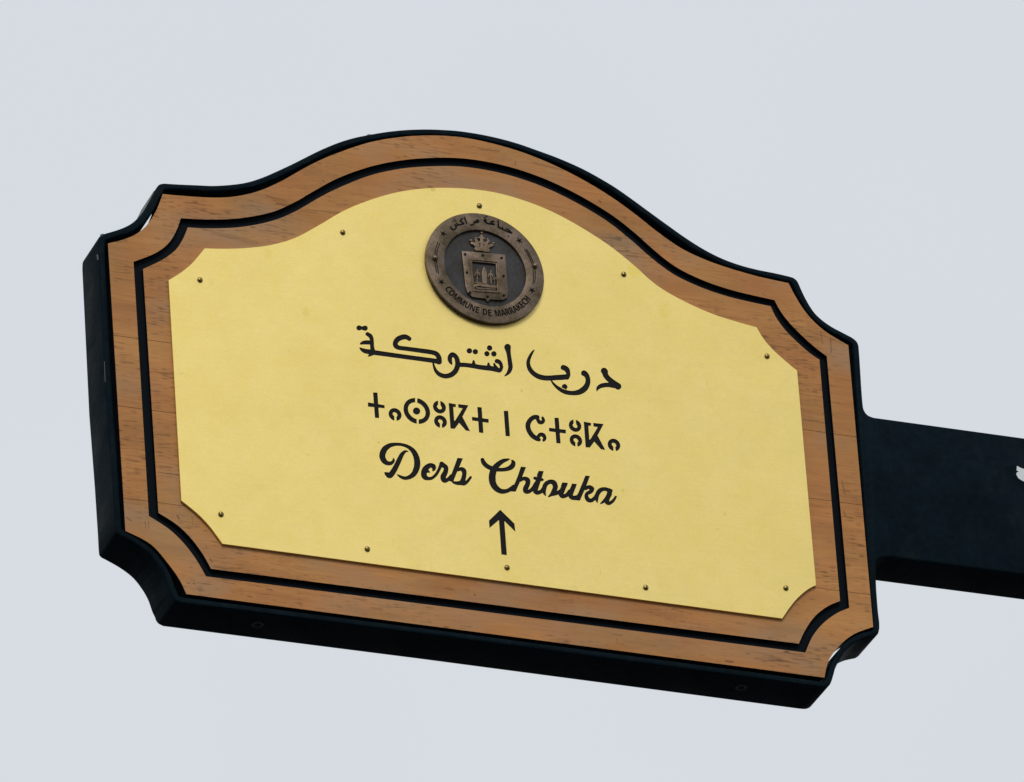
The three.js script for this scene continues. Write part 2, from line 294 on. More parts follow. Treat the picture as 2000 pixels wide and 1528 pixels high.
const Z = { plate: 0.0024, plateBack: 0.0006, wood: 0, rim: -0.0008, groove: -0.0038, boardBack: -0.022, back: -0.041, seal: 0.0066 };
const evaluator = new Evaluator(); evaluator.useGroups = true; evaluator.attributes = ['position', 'normal', 'uv'];
const box = (x0, x1, y0, y1, z0, z1) => { const g = new THREE.BoxGeometry(x1 - x0, y1 - y0, z1 - z0); g.translate((x0 + x1) / 2, (y0 + y1) / 2, (z0 + z1) / 2); return g; };
function cut(g, mats, tool, toolMat, op) {
  const a = new Brush(g, mats), b = new Brush(tool, toolMat); a.updateMatrixWorld(); b.updateMatrixWorld();
  return evaluator.evaluate(a, b, op);
}
function paintUV(g, s = 3) {                                   // box-mapped uv in metres
  const p = g.attributes.position, n = g.attributes.normal, uv = new Float32Array(p.count * 2);
  for (let i = 0; i < p.count; i++) {
    const ax = Math.abs(n.getX(i)), ay = Math.abs(n.getY(i)), az = Math.abs(n.getZ(i)), x = p.getX(i), y = p.getY(i), z = p.getZ(i);
    const [a, b] = az >= Math.max(ax, ay) ? [x, y] : [x - 1.3 * y, z]; uv[2 * i] = a * s; uv[2 * i + 1] = b * s;
  }
  g.setAttribute('uv', new THREE.BufferAttribute(uv, 2)); return g;
}

// frame and arm: one cut steel profile, the arm running off to the right
const armTop = onPlane(1900, 841.4, Z.rim)[1], armLow = onPlane(1900, 1109.2, Z.rim)[1], armEnd = onPlane(2000, 980, Z.rim)[0] + 0.42;
const rimLoop = [], frameOnly = [];
{
  const runs = RIM.map(r => r.map(([x, y]) => onPlane(x, y, Z.rim)));
  const ft = RIM_FILLET_TOP.map(([x, y]) => onPlane(x, y, Z.rim)), fl = RIM_FILLET_LOW.map(([x, y]) => onPlane(x, y, Z.rim));
  ft[ft.length - 1][1] = armTop; fl[0][1] = armLow;
  runs.push(ft, [[armEnd, armTop]], [[armEnd, armLow]], fl);
  runs.push(...RIM_LOW.map(r => r.map(([x, y]) => onPlane(x, y, Z.rim))));
  for (let i = 0; i < runs.length; i++) {
    const nextRun = runs[(i + 1) % runs.length], run = runs[i].concat([nextRun[0]]);
    if (runs[i] === ft) { rimLoop.push(...spline(ft, 5)); continue; }
    const l = spline(run, runs[i].length > 8 ? 4 : 5).slice(0, -1); rimLoop.push(...l);
    if (runs[i] !== fl && runs[i].length * 1 && runs[i][0][0] < armEnd - 0.01) frameOnly.push(...(nextRun === ft ? l.slice(0, -1) : l));   // the closed frame without its arm
  }
}
// the band is hand-bent: thicker at one notch, thinner at the opposite one
const tlNotch = onPlane(280, 425, Z.rim), brNotch = onPlane(1632, 1285, Z.rim), bell = (x, y, c) => Math.exp(-((x - c[0]) ** 2 + (y - c[1]) ** 2) / 0.0009);
const innerLoop = contours(sample((x, y) => polyDist(frameOnly, x, y) + 0.0054 + 0.0013 * bell(x, y, tlNotch) - 0.0009 * bell(x, y, brNotch), -0.35, -0.25, 0.35, 0.24, 0.0014)).filter(l => area(l) > 0.05).map(l => thin(l, 0.00004))[0];
{
  const g = extrude([toShape(rimLoop, [innerLoop])], Z.back, Z.rim, 0.0017, 3, 0.55);
  g.clearGroups(); paintUV(g);
  const xs = onPlane(1709, 960, Z.rim)[0];
  const frame = cut(g, M.paint, box(-1, xs, -1, 1, -1, 1), M.paint, INTERSECTION).geometry;
  const arm = cut(g, M.paint, box(xs, 2, -1, 1, -1, 1), M.paint, INTERSECTION).geometry;
  frame.clearGroups(); arm.clearGroups();
  mesh('frame', frame, M.paint, sign);
  const a = mesh('support_arm', arm, M.paint, sign);
  // torn white sticker on the arm
  const st = [[1986.4, 910.8], [1993, 914.5], [2000, 916.8], [2018, 915], [2034, 921], [2029, 932], [2036, 941], [2012, 946], [2000, 941.3], [1994, 938.2], [1989, 934.7], [1985.3, 928], [1985.7, 923.8], [1990.4, 922.4], [1985.6, 919.7]].map(([x, y]) => onPlane(x, y, Z.rim)).reverse();
  const sm = mesh('sticker', extrude([toShape(st)], Z.rim - 0.0004, Z.rim + 0.0005, 0, 1, 0), M.sticker, a);
  sm.userData.label = 'torn white paper sticker remnant';
  const pole = new THREE.CylinderGeometry(0.045, 0.05, SIGN_Y + 0.32, 32); pole.translate(armEnd + 0.04, (0.32 - SIGN_Y) / 2, -0.021);
  mesh('pole', pole, M.paint, sign);
}
// worn specks on the edges of the frame
for (const [x0, y0, x1, y1, w] of [[204.2, 706, 205.6, 745, 0.00035], [366.5, 366.6, 370, 367, 0.0007], [719, 263.8, 724, 263.2, 0.0009], [190.5, 498, 191.2, 506, 0.0008], [197.5, 459.2, 201.5, 457.6, 0.0009]]) {
  const a = onPlane(x0, y0, Z.rim), b = onPlane(x1, y1, Z.rim), g = new THREE.CapsuleGeometry(w, Math.hypot(b[0] - a[0], b[1] - a[1]), 3, 6);
  g.scale(1, 1, 0.35); g.rotateZ(Math.atan2(b[1] - a[1], b[0] - a[0]) - Math.PI / 2); g.translate((a[0] + b[0]) / 2, (a[1] + b[1]) / 2, Z.rim - 0.0006);
  mesh('paint_chip', g, M.chip, sign);
}

// thin grey strip laid on the upper outside of the bent band
{
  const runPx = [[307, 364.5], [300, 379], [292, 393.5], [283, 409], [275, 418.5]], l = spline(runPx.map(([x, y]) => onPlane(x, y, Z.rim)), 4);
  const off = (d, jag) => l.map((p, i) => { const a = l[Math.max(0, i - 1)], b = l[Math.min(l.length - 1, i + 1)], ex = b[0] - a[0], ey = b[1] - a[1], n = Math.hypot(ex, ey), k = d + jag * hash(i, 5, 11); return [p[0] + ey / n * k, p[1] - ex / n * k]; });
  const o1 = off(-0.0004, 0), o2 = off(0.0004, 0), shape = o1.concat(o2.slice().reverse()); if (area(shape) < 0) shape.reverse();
  const w = mesh('grey_patch', extrude([toShape(shape)], Z.back + 0.003, Z.rim - 0.007, 0, 1, 0.5), M.greyish, sign); w.userData.label = 'grey patch on the black band';
}

// board: black core behind planks that carry a routed groove
const woodLoop = outline(WOOD, Z.wood, 5), gOut = outline(GROOVE_OUT, Z.wood, 5), gIn = outline(GROOVE_IN, Z.wood, 5);
for (const l of [woodLoop, gOut, gIn]) if (area(l) < 0) l.reverse();
{
  const shrunk = woodLoop.map(p => [p[0] * 0.9985, p[1] * 0.9985]);
  mesh('backing_board', extrude([toShape(shrunk)], Z.boardBack, Z.groove, 0, 1, 0.5), M.groove, sign);
  const ring = signUV(extrude([toShape(woodLoop, [gOut])], Z.groove + 0.00005, Z.wood, 0, 1, 0.5));
  const field = signUV(extrude([toShape(gIn)], Z.groove + 0.00005, Z.wood, 0, 1, 0.5));
  const ys = [0.33, onPlane(1655, 851, 0)[1], onPlane(1632, 980, 0)[1], onPlane(1650, 1155.5, 0)[1], -0.33];
  for (let i = 0; i < ys.length - 1; i++) {
    const tool = () => box(-0.5, 0.5, ys[i + 1] + 0.00016, ys[i] - 0.00016, -0.1, 0.1), m = [M.wood[i % 3], M.groove];
    const parts = [];
    for (const src of [ring, field]) {
      const r = cut(src, m, tool(), M.groove, INTERSECTION); if (!r.geometry.attributes.position || !r.geometry.attributes.position.count) continue;
      // gather the triangles of each material
      const mats = Array.isArray(r.material) ? r.material : [r.material], gg = r.geometry.index ? r.geometry.toNonIndexed() : r.geometry;
      const groups = gg.groups.length ? gg.groups : [{ start: 0, count: gg.attributes.position.count, materialIndex: 0 }];
      for (const q of groups) {
        if (!q.count) continue;
        const h = new THREE.BufferGeometry();
        for (const n of ['position', 'normal', 'uv']) { const at = gg.attributes[n]; h.setAttribute(n, new THREE.BufferAttribute(at.array.slice(q.start * at.itemSize, (q.start + q.count) * at.itemSize), at.itemSize)); }
        parts.push([mats[q.materialIndex] === m[0] ? 0 : 1, h]);
      }
    }
    const A = parts.filter(p => p[0] === 0).map(p => p[1]), B = parts.filter(p => p[0] === 1).map(p => p[1]);
    if (!A.length) continue;
    const ga = mergeGeometries(A), all = B.length ? mergeGeometries([ga, mergeGeometries(B)], true) : ga;
    mesh('plank', all, B.length ? m : m[0], sign);
  }
}

// ---------------------------------------------------------------- lettering: strokes and polygons traced from the photograph
const RNG = (cx, cy, R, r, gaps) => ({ ring: [cx, cy, R, r], gaps });
const LETTERS = [];
const crop = (ox, oy, s) => (...items) => LETTERS.push({ ox, oy, s, items });
const A1 = crop(680, 620, 2000 / 280), A2 = crop(950, 640, 2000 / 280), T1 = crop(700, 750, 2000 / 280), T2 = crop(960, 770, 2000 / 280), L1 = crop(720, 850, 2000 / 280), L2 = crop(930, 870, 2000 / 300), AR = crop(900, 980, 1834 / 180);
const S = (...p) => ({ stroke: p }), P = (...p) => ({ poly: p });
// Arabic line, left to right as it stands
A1(S([150, 148, 36], [168, 150, 30], [192, 150, 22], [215, 152, 30], [236, 152, 37]));
A1(S([266, 233, 27], [305, 258, 30], [327, 300, 28], [331, 360, 28], [334, 420, 29], [345, 480, 34]),
  S([168, 374, 8], [190, 360, 20], [225, 352, 28], [265, 350, 30], [312, 352, 30]),
  S([162, 426, 7], [185, 446, 20], [225, 468, 31], [280, 480, 34], [340, 487, 36]),
  S([283, 540, 11], [315, 523, 20], [345, 500, 30]),
  S([340, 487, 36], [400, 497, 34], [800, 553, 32], [1190, 606, 33], [1262, 622, 37]),
  S([852, 300, 31], [830, 285, 32], [790, 273, 36], [735, 283, 37], [685, 312, 37], [657, 360, 36], [668, 402, 35], [715, 427, 31], [800, 437, 31], [1000, 464, 32], [1170, 489, 33], [1235, 515, 34], [1266, 565, 36], [1270, 622, 38]),
  S([1186, 640, 13], [1198, 690, 17], [1225, 750, 24], [1275, 797, 30], [1350, 822, 33], [1430, 806, 36], [1490, 758, 37], [1520, 700, 37], [1528, 640, 36], [1515, 575, 33], [1490, 538, 32], [1452, 522, 35], [1422, 550, 33], [1418, 590, 31], [1430, 628, 23], [1445, 655, 10]),
  S([1535, 662, 31], [1640, 666, 31], [1740, 680, 32], [1850, 698, 33], [1950, 709, 35], [2010, 716, 35], [2045, 726, 33]),
  S([1750, 610, 14], [1750, 660, 32]), S([1957, 645, 15], [1962, 700, 33]), S([2036, 648, 13], [2048, 680, 20], [2072, 712, 24], [2100, 735, 22]),
  S([2074, 612, 31], [2104, 622, 30], [2130, 655, 26], [2138, 702, 25], [2116, 744, 26], [2075, 738, 28], [2035, 722, 34]));
A1(S([1690, 468, 38], [1692, 469, 38])); A1(S([1773, 480, 37], [1775, 481, 37]));
A2(S([43, 284, 37], [46, 287, 37])); A2(S([6, 364, 36], [9, 367, 36])); A2(S([103, 366, 37], [106, 369, 37]));
A2(S([295, 274, 47], [300, 300, 40], [308, 345, 32], [319, 420, 30], [331, 500, 32], [336, 555, 32], [322, 605, 29], [295, 645, 20], [258, 674, 8]));
A2(S([668, 313, 6], [645, 340, 15], [615, 390, 21], [590, 450, 25], [584, 510, 28], [606, 580, 32], [660, 643, 33], [745, 690, 36], [850, 706, 36], [980, 698, 37], [1085, 692, 38], [1135, 678, 32], [1142, 640, 30], [1128, 595, 36], [1100, 568, 37], [1072, 558, 37]),
  S([1115, 715, 14], [1135, 705, 20], [1148, 660, 20]),
  S([900, 730, 9], [925, 770, 14], [975, 825, 21], [1040, 872, 27], [1110, 903, 31], [1200, 915, 31], [1290, 903, 38], [1365, 858, 42], [1408, 795, 38], [1418, 730, 34], [1402, 675, 35], [1375, 645, 39], [1360, 637, 40]));
A2(S([1090, 825, 38], [1094, 829, 38]));
A2(S([1640, 604, 44], [1655, 618, 43], [1662, 660, 39], [1700, 712, 37], [1768, 770, 40], [1838, 822, 46]), S([1541, 890, 4], [1548, 862, 15], [1568, 833, 26], [1620, 808, 32], [1700, 801, 32], [1790, 812, 36]));
// Tifinagh line
T1(P([203, 120], [265, 122], [290, 478], [230, 475]), P([132, 258], [365, 298], [365, 342], [132, 318]));
T1(RNG(511, 428, 62, 29, [[[499, 430], [527, 430], [534, 535], [503, 535]]]));
T1(RNG(814, 378, 154, 32, [[[791, 180], [821, 184], [819, 270], [793, 266]], [[813, 490], [839, 492], [841, 575], [816, 572]]]));
T1(S([808, 378, 49], [814, 381, 49]));
T1(RNG(1130, 325, 62, 29, [[[1113, 230], [1140, 230], [1146, 322], [1112, 322]]]));
T1(RNG(1145, 527, 61, 29, [[[1138, 530], [1160, 530], [1167, 625], [1139, 625]]]));
const YAK = (T, dx, dy) => T(P([1258 + dx, 266 + dy], [1320 + dx, 277 + dy], [1345 + dx, 628 + dy], [1284 + dx, 624 + dy]), P([1258 + dx, 266 + dy], [1362 + dx, 285 + dy], [1357 + dx, 328 + dy], [1300 + dx, 318 + dy]),
  P([1456 + dx, 340 + dy], [1535 + dx, 300 + dy], [1412 + dx, 535 + dy], [1345 + dx, 628 + dy], [1292 + dx, 620 + dy], [1338 + dx, 518 + dy], [1352 + dx, 508 + dy]),
  P([1388 + dx, 283 + dy], [1535 + dx, 299 + dy], [1500 + dx, 350 + dy], [1395 + dx, 334 + dy]), P([1395 + dx, 535 + dy], [1452 + dx, 460 + dy], [1560 + dx, 662 + dy], [1498 + dx, 652 + dy]));
YAK(T1, 0, 0);
T1(P([1658, 322], [1720, 328], [1745, 688], [1682, 680]), P([1585, 460], [1818, 492], [1818, 546], [1585, 512]));
T2(P([170, 233], [232, 235], [258, 592], [196, 585]));
T2(S([640, 322, 30], [592, 324, 32], [540, 362, 33], [508, 428, 35], [520, 505, 34], [568, 578, 34], [630, 622, 32], [665, 638, 24]), S([640, 322, 30], [646, 358, 25], [668, 391, 27], [703, 395, 28], [724, 368, 25], [712, 330, 18]),
  S([640, 625, 28], [656, 588, 25], [686, 564, 28], [725, 576, 28], [743, 613, 25], [732, 640, 22], [724, 650, 14]));
T2(P([877, 330], [938, 333], [965, 690], [905, 686]), P([802, 470], [1038, 498], [1038, 552], [802, 520]));
T2(RNG(1166, 442, 60, 28, [[[1144, 345], [1174, 345], [1182, 440], [1148, 440]]]));
T2(RNG(1178, 648, 60, 28, [[[1170, 650], [1191, 650], [1203, 745], [1172, 745]]]));
YAK(T2, 29, 119);
T2(RNG(1709, 710, 60, 29, [[[1699, 712], [1721, 712], [1737, 810], [1703, 810]]]));
// French line in script
L1(S([347, 333, 12], [345, 362, 20], [315, 392, 26], [268, 395, 30], [222, 368, 37], [193, 315, 42], [194, 260, 44], [225, 195, 41], [285, 150, 33], [345, 133, 26], [410, 129, 22], [480, 138, 22], [555, 168, 26], [620, 222, 34], [662, 300, 40], [678, 385, 44], [668, 465, 43], [632, 540, 38], [575, 585, 31], [510, 603, 25], [450, 585, 21], [402, 554, 8]));
L1(S([553, 233, 5], [530, 226, 12], [500, 235, 21], [462, 275, 30], [425, 350, 35], [385, 435, 37], [338, 518, 40], [295, 564, 41], [258, 548, 30], [226, 527, 10]));
L1(S([897, 497, 12], [912, 470, 26], [900, 436, 34], [850, 425, 33], [795, 470, 42], [770, 530, 42], [782, 585, 38], [830, 608, 26], [885, 600, 22], [940, 552, 22], [982, 480, 22], [1008, 420, 26]), S([810, 500, 30], [852, 520, 8]),
  S([1016, 400, 30], [1045, 425, 34], [1080, 458, 32], [1070, 520, 36], [1042, 575, 40], [1045, 620, 38], [1070, 638, 30], [1110, 618, 26], [1150, 570, 22]),
  P([1238, 318], [1314, 326], [1282, 410], [1222, 545], [1178, 660], [1120, 640], [1150, 555], [1200, 425]),
  S([1250, 490, 20], [1292, 474, 28], [1328, 500, 34], [1335, 545, 31], [1322, 610, 34], [1300, 660, 36], [1250, 672, 28], [1196, 665, 20], [1160, 645, 10]), S([1290, 668, 32], [1335, 678, 27], [1385, 640, 22], [1423, 590, 18]));
L2(S([82, 190, 26], [100, 232, 30], [145, 275, 30], [210, 305, 30]),
  S([432, 180, 8], [405, 188, 17], [350, 205, 28], [290, 245, 34], [240, 300, 40], [216, 360, 45], [208, 430, 46], [222, 505, 43], [268, 568, 38], [335, 601, 32], [415, 590, 27], [490, 540, 28]),
  S([465, 195, 9], [484, 228, 27], [470, 270, 34], [425, 302, 30], [355, 318, 25], [270, 318, 26]),
  P([582, 278], [650, 285], [602, 408], [515, 606], [445, 602], [490, 525], [540, 405]),
  S([575, 460, 18], [620, 434, 25], [668, 452, 32], [672, 500, 32], [645, 560, 35], [645, 598, 31], [685, 604, 26], [735, 565, 24], [775, 500, 24]),
  P([815, 333], [882, 337], [858, 400], [788, 392]), S([838, 370, 32], [812, 450, 34], [782, 535, 36], [770, 590, 34], [798, 617, 29], [850, 600, 26], [880, 560, 26]), S([763, 428, 20], [810, 440, 23], [860, 449, 20]),
  S([905, 655, 7], [888, 620, 20], [885, 570, 29], [905, 510, 30], [960, 476, 29], [1012, 490, 34], [1032, 545, 34], [1012, 598, 32], [985, 638, 24], [943, 670, 9]), S([985, 642, 22], [1045, 628, 24], [1090, 600, 24]),
  P([1122, 484], [1196, 490], [1182, 540], [1100, 535]), S([1150, 520, 32], [1120, 590, 36], [1105, 635, 34], [1130, 664, 29], [1180, 648, 26], [1215, 600, 24]),
  P([1248, 498], [1312, 505], [1298, 550], [1232, 545]), S([1270, 535, 31], [1240, 605, 34], [1228, 650, 33], [1255, 684, 29], [1310, 680, 29]),
  P([1422, 395], [1482, 400], [1440, 520], [1352, 722], [1268, 714], [1330, 620], [1380, 500]),
  S([1425, 570, 18], [1465, 545, 26], [1508, 568, 31], [1490, 605, 27], [1445, 630, 24], [1436, 670, 27], [1460, 712, 29], [1505, 718, 26], [1550, 680, 24], [1580, 630, 26]),
  S([1578, 748, 6], [1570, 700, 22], [1578, 640, 29], [1615, 588, 30], [1675, 570, 25], [1745, 592, 28]), P([1715, 562], [1782, 580], [1752, 680], [1690, 680]),
  S([1622, 760, 9], [1660, 732, 20], [1705, 690, 30], [1735, 640, 34]), S([1715, 690, 28], [1702, 735, 31], [1735, 756, 24], [1785, 722, 20], [1818, 672, 15]));
AR(P([785, 163], [1068, 440], [1088, 605], [868, 390], [918, 1068], [808, 1055], [758, 370], [570, 528], [560, 380]));

function letterField(items) {
  const adds = [], cuts = []; let x0 = 1e9, y0 = 1e9, x1 = -1e9, y1 = -1e9;
  const grow = (x, y, r) => { x0 = Math.min(x0, x - r); y0 = Math.min(y0, y - r); x1 = Math.max(x1, x + r); y1 = Math.max(y1, y + r); };
  const bounds = l => { const q = [1e9, 1e9, -1e9, -1e9]; for (const p of l) { const r = (p[2] || 0) + 16; q[0] = Math.min(q[0], p[0] - r); q[1] = Math.min(q[1], p[1] - r); q[2] = Math.max(q[2], p[0] + r); q[3] = Math.max(q[3], p[1] + r); } return q; };
  for (const it of items) {
    if (it.stroke) { const l = spline(it.stroke, 7); l.forEach(p => grow(p[0], p[1], p[2])); adds.push({ l, b: bounds(l) }); }
    else if (it.poly) { it.poly.forEach(p => grow(p[0], p[1], 2)); adds.push({ poly: it.poly, b: bounds(it.poly) }); }
    else { const [cx, cy, R, r] = it.ring, l = []; for (let k = 0; k <= 40; k++) { const t = k / 40 * Math.PI * 2, c = Math.cos(t), s = Math.sin(t); l.push([cx + R * (c + 0.055 * s), cy + R * (0.14 * c + 0.965 * s), r]); } l.forEach(p => grow(p[0], p[1], r)); adds.push({ l, b: bounds(l) }); cuts.push(...it.gaps); }
  }
  const f = (x, y) => {
    let d = 16;
    for (const a of adds) {
      if (x < a.b[0] || x > a.b[2] || y < a.b[1] || y > a.b[3]) continue;
      if (a.poly) d = Math.min(d, polyDist(a.poly, x, y));
      else for (let i = 0; i < a.l.length - 1; i++) {
        const [ax, ay, ar] = a.l[i], [bx, by, br] = a.l[i + 1], ex = bx - ax, ey = by - ay; let t = ((x - ax) * ex + (y - ay) * ey) / (ex * ex + ey * ey || 1); t = t < 0 ? 0 : t > 1 ? 1 : t;
        const q = Math.hypot(x - ax - ex * t, y - ay - ey * t) - ar - (br - ar) * t; if (q < d) d = q;
      }
    }
    for (const c of cuts) d = Math.max(d, -polyDist(c, x, y));
    return d;
  };
  return { f, box: [x0 - 12, y0 - 12, x1 + 12, y1 + 12] };
}
function glyph(L, z, step = 5, iso = 0, tol = 0.35) {          // contours of a traced letter, in metres on the plane z
  const { f, box: b } = L.grid ? {} : letterField(L.items); if (!L.grid) L.grid = sample(f, b[0], b[1], b[2], b[3], step);
  const loops = contours(L.grid, iso).map(l => thin(l, tol)).filter(l => l.length > 3 && Math.abs(area(l)) > 60);
  const put = l => l.map(([x, y]) => onPlane(L.ox + x / L.s, L.oy + y / L.s, z)).reverse();
  const outer = loops.filter(l => area(l) > 0), inner = loops.filter(l => area(l) < 0);
  return { outer: outer.map(put), inner: inner.map(put), shapes: outer.map(o => toShape(put(o), inner.filter(h => polyDist(o, h[0][0], h[0][1]) < 0).map(put))) };
}
// the plate with its cut lettering
const plateLoop = outline(PLATE, Z.plate, 5); if (area(plateLoop) < 0) plateLoop.reverse();
const cutHoles = [], islands = [], inlays = [];
for (const L of LETTERS) {
  const g = glyph(L, Z.plate), w = glyph(L, Z.plate, 5, 1.6);
  cutHoles.push(...g.outer); islands.push(...g.inner); inlays.push(w.shapes);
}
const plate = mesh('brass_plate', signUV(extrude([toShape(plateLoop, cutHoles), ...islands.map(l => toShape(l))], Z.plateBack, Z.plate, 0, 1, 0.4)), M.brass, sign);
for (const s of inlays) mesh('letter', extrude(s, Z.wood + 0.0002, Z.plate - 0.0006, 0, 1, 0), M.ink, plate);

// slotted round-head screws that hold the plate
{
  const pr = []; for (let k = 0; k <= 8; k++) { const a = k / 8 * Math.PI / 2; pr.push(new THREE.Vector2(0.0023 * Math.cos(a), 0.0002 + 0.0017 * Math.sin(a))); }
  pr[8].x = 0; const prof = [new THREE.Vector2(0, -0.001), new THREE.Vector2(0.0023, -0.001), ...pr];
  const lathe = new THREE.LatheGeometry(prof, 24); lathe.rotateX(Math.PI / 2);
  const dome = cut(lathe, M.screw, box(-0.004, 0.004, -0.00042, 0.00042, 0.0008, 0.004), M.recess, SUBTRACTION);
  const dg = dome.geometry, dm = dome.material;
  [[391, 546], [670, 453], [937, 401], [1219, 535], [1499, 695], [432, 1004], [718, 1072], [991, 1108], [1262, 1147], [1536, 1148]].forEach(([x, y], i) => {
    const [a, b] = onPlane(x, y, Z.plate + 0.001), o = mesh('screw', dg, dm, sign); o.position.set(a, b, Z.plate); o.rotation.z = hash(i, 3, 7) * Math.PI;
  });
}
// screws through the underside of the frame
for (const [x, y] of [[503, 1220], [1448, 1343]]) {
  let yb = -0.236, p; for (let k = 0; k < 3; k++) { p = onLevel(x, y, yb); let lo = 1; for (let i = 0; i < rimLoop.length; i++) { const a = rimLoop[i], b = rimLoop[(i + 1) % rimLoop.length]; if ((a[0] - p[0]) * (b[0] - p[0]) <= 0 && a[0] !== b[0]) lo = Math.min(lo, a[1] + (b[1] - a[1]) * (p[0] - a[0]) / (b[0] - a[0])); } yb = lo; }
  const pf = [[0, -0.0012], [0.0022, -0.0012], [0.0026, 0.0004], [0.0046, 0.0008], [0.0049, 0.0004], [0.005, -0.0004]].map(q => new THREE.Vector2(q[0], q[1]));
  const g = new THREE.LatheGeometry(pf, 28); g.rotateX(Math.PI); g.translate(p[0], yb, p[1]);
  mesh('frame_screw', g, M.steel, sign);
}

// ---------------------------------------------------------------- the bronze seal
{
  const E = { ox: 810, oy: 390, s: 1528 / 270 }, at = (x, y, z = Z.seal) => onPlane(E.ox + x / E.s, E.oy + y / E.s, z);
  const C = onPlane(947.8, 523.2, Z.seal), R = 0.05, RI = 0.0345, floor = Z.seal - 0.0022;
  const circle = (r, n = 96, c = C) => Array.from({ length: n }, (_, k) => [c[0] + r * Math.cos(k / n * 2 * Math.PI), c[1] + r * Math.sin(k / n * 2 * Math.PI)]);
  const local = g => { const p = g.attributes.position, uv = new Float32Array(p.count * 2); for (let i = 0; i < p.count; i++) { uv[2 * i] = (p.getX(i) - C[0]) * 9 + 0.5; uv[2 * i + 1] = (p.getY(i) - C[1]) * 9 + 0.5; } g.setAttribute('uv', new THREE.BufferAttribute(uv, 2)); return g; };
  const seal = mesh('seal', local(extrude([toShape(circle(R - 0.0003))], Z.plate - 0.0005, floor, 0, 1, 0.4)), M.darkBronze, sign);
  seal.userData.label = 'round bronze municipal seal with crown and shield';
  mesh('rim_ring', local(extrude([toShape(circle(R), [circle(RI)])], floor - 0.0003, Z.seal, 0.0006, 3, 0.5)), M.bronze, seal);
  const relief = (name, items, z0, z1, mat, bevel = 0, step = 4) => {
    const g = glyph({ ...E, items }, z1, step, 0, 0.3); if (!g.shapes.length) return;
    return mesh(name, local(extrude(g.shapes, z0, z1, bevel, 2, 0.6)), mat, seal);
  };
  // shield: a bordered plate with a window, its moulding, the view inside
  const win = [[636, 684], [897, 710], [912, 1006], [664, 990]], shieldPts = [[518, 565], [756, 583], [1000, 606], [1018, 810], [1034, 1035], [1022, 1085], [975, 1110], [905, 1108], [838, 1102], [808, 1132], [786, 1096], [640, 1076], [582, 1025], [560, 950], [540, 760]];
  const zs = floor + 0.0018, sl = shieldPts.map(p => at(...p, zs)), wl = win.map(p => at(...p, zs));
  const orient = l => (area(l) < 0 ? l.reverse() : l);
  mesh('shield', local(extrude([toShape(orient(sl), [orient(wl)])], floor, zs, 0.0004, 2, 0.4)), M.bronze, seal);
  const m0 = [[606, 652], [925, 682], [942, 1036], [640, 1018]].map(p => at(...p, zs)), m1 = [[622, 668], [911, 696], [927, 1020], [652, 1004]].map(p => at(...p, zs));
  mesh('moulding', local(extrude([toShape(orient(m0), [orient(m1)])], zs - 0.0002, zs + 0.0007, 0.00025, 1, 0.4)), M.bronzeWorn, seal);
  const zi = floor + 0.001;
  relief('tower', [P([768, 735], [786, 770], [798, 800], [800, 930], [744, 926], [744, 798], [752, 768])], floor, zi + 0.0004, M.bronzeWorn, 0.0003);
  relief('palm_tree', [S([690, 905, 7], [692, 850, 7], [690, 800, 6]), S([690, 800, 5], [672, 815, 8], [664, 845, 4]), S([690, 800, 5], [708, 812, 8], [718, 840, 4]), S([690, 800, 5], [694, 780, 7], [702, 768, 3])], floor, zi, M.bronzeWorn, 0, 3);
  relief('palm_tree', [S([845, 925, 7], [842, 860, 7], [838, 815, 6]), S([838, 815, 5], [820, 830, 8], [812, 855, 4]), S([838, 815, 5], [856, 828, 8], [866, 858, 4]), S([838, 815, 5], [842, 792, 7], [850, 780, 3])], floor, zi, M.bronzeWorn, 0, 3);
  relief('palm_tree', [S([880, 935, 7], [882, 890, 6], [886, 860, 5]), S([886, 860, 5], [872, 872, 7], [866, 890, 3]), S([886, 860, 5], [896, 868, 6], [902, 885, 3])], floor, zi, M.bronze, 0, 3);
  relief('wall', [S([664, 948, 16], [720, 940, 14], [760, 945, 20], [820, 955, 15], [895, 962, 16]), S([668, 915, 7], [730, 925, 9])], floor, zi, M.bronzeWorn, 0.0002);
  relief('wall', [S([680, 975, 7], [780, 985, 8], [890, 990, 7])], floor, zi - 0.0003, M.bronze, 0);
  for (const [x, y] of [[557, 605], [752, 617], [960, 645], [577, 806], [982, 845], [612, 1028], [985, 1060], [806, 1073]]) relief('hole_disc', [S([x - 1, y, 14], [x + 1, y, 14])], zs - 0.0003, zs + 0.0002, M.recess, 0, 4);  // holes of the shield as flat discs, their shade put into the dark colour
  // crown
  relief('crown', [S([682, 540, 22], [745, 545, 23], [812, 558, 22]), S([690, 520, 16], [665, 490, 17], [632, 478, 13]), S([705, 505, 15], [690, 470, 16], [675, 436, 14]), S([745, 520, 17], [742, 460, 19], [740, 395, 13]), S([780, 515, 15], [798, 480, 16], [818, 452, 14]), S([800, 530, 16], [835, 508, 17], [862, 502, 12]),
    S([672, 500, 10], [715, 472, 12], [742, 470, 12], [775, 480, 12], [822, 514, 10]), S([716, 418, 11], [766, 424, 11])], floor, floor + 0.0017, M.bronzeWorn, 0.0004, 3);
  for (const [x, y, r] of [[622, 455, 18], [680, 428, 15], [740, 368, 15], [808, 442, 15], [870, 485, 17]]) { const p = at(x, y, floor + 0.0012), g = new THREE.SphereGeometry(r / E.s * 0.00044, 14, 10); g.scale(1, 1, 0.75); g.translate(p[0], p[1], floor + 0.0012); mesh('pearl', g, M.bronzeWorn, seal); }
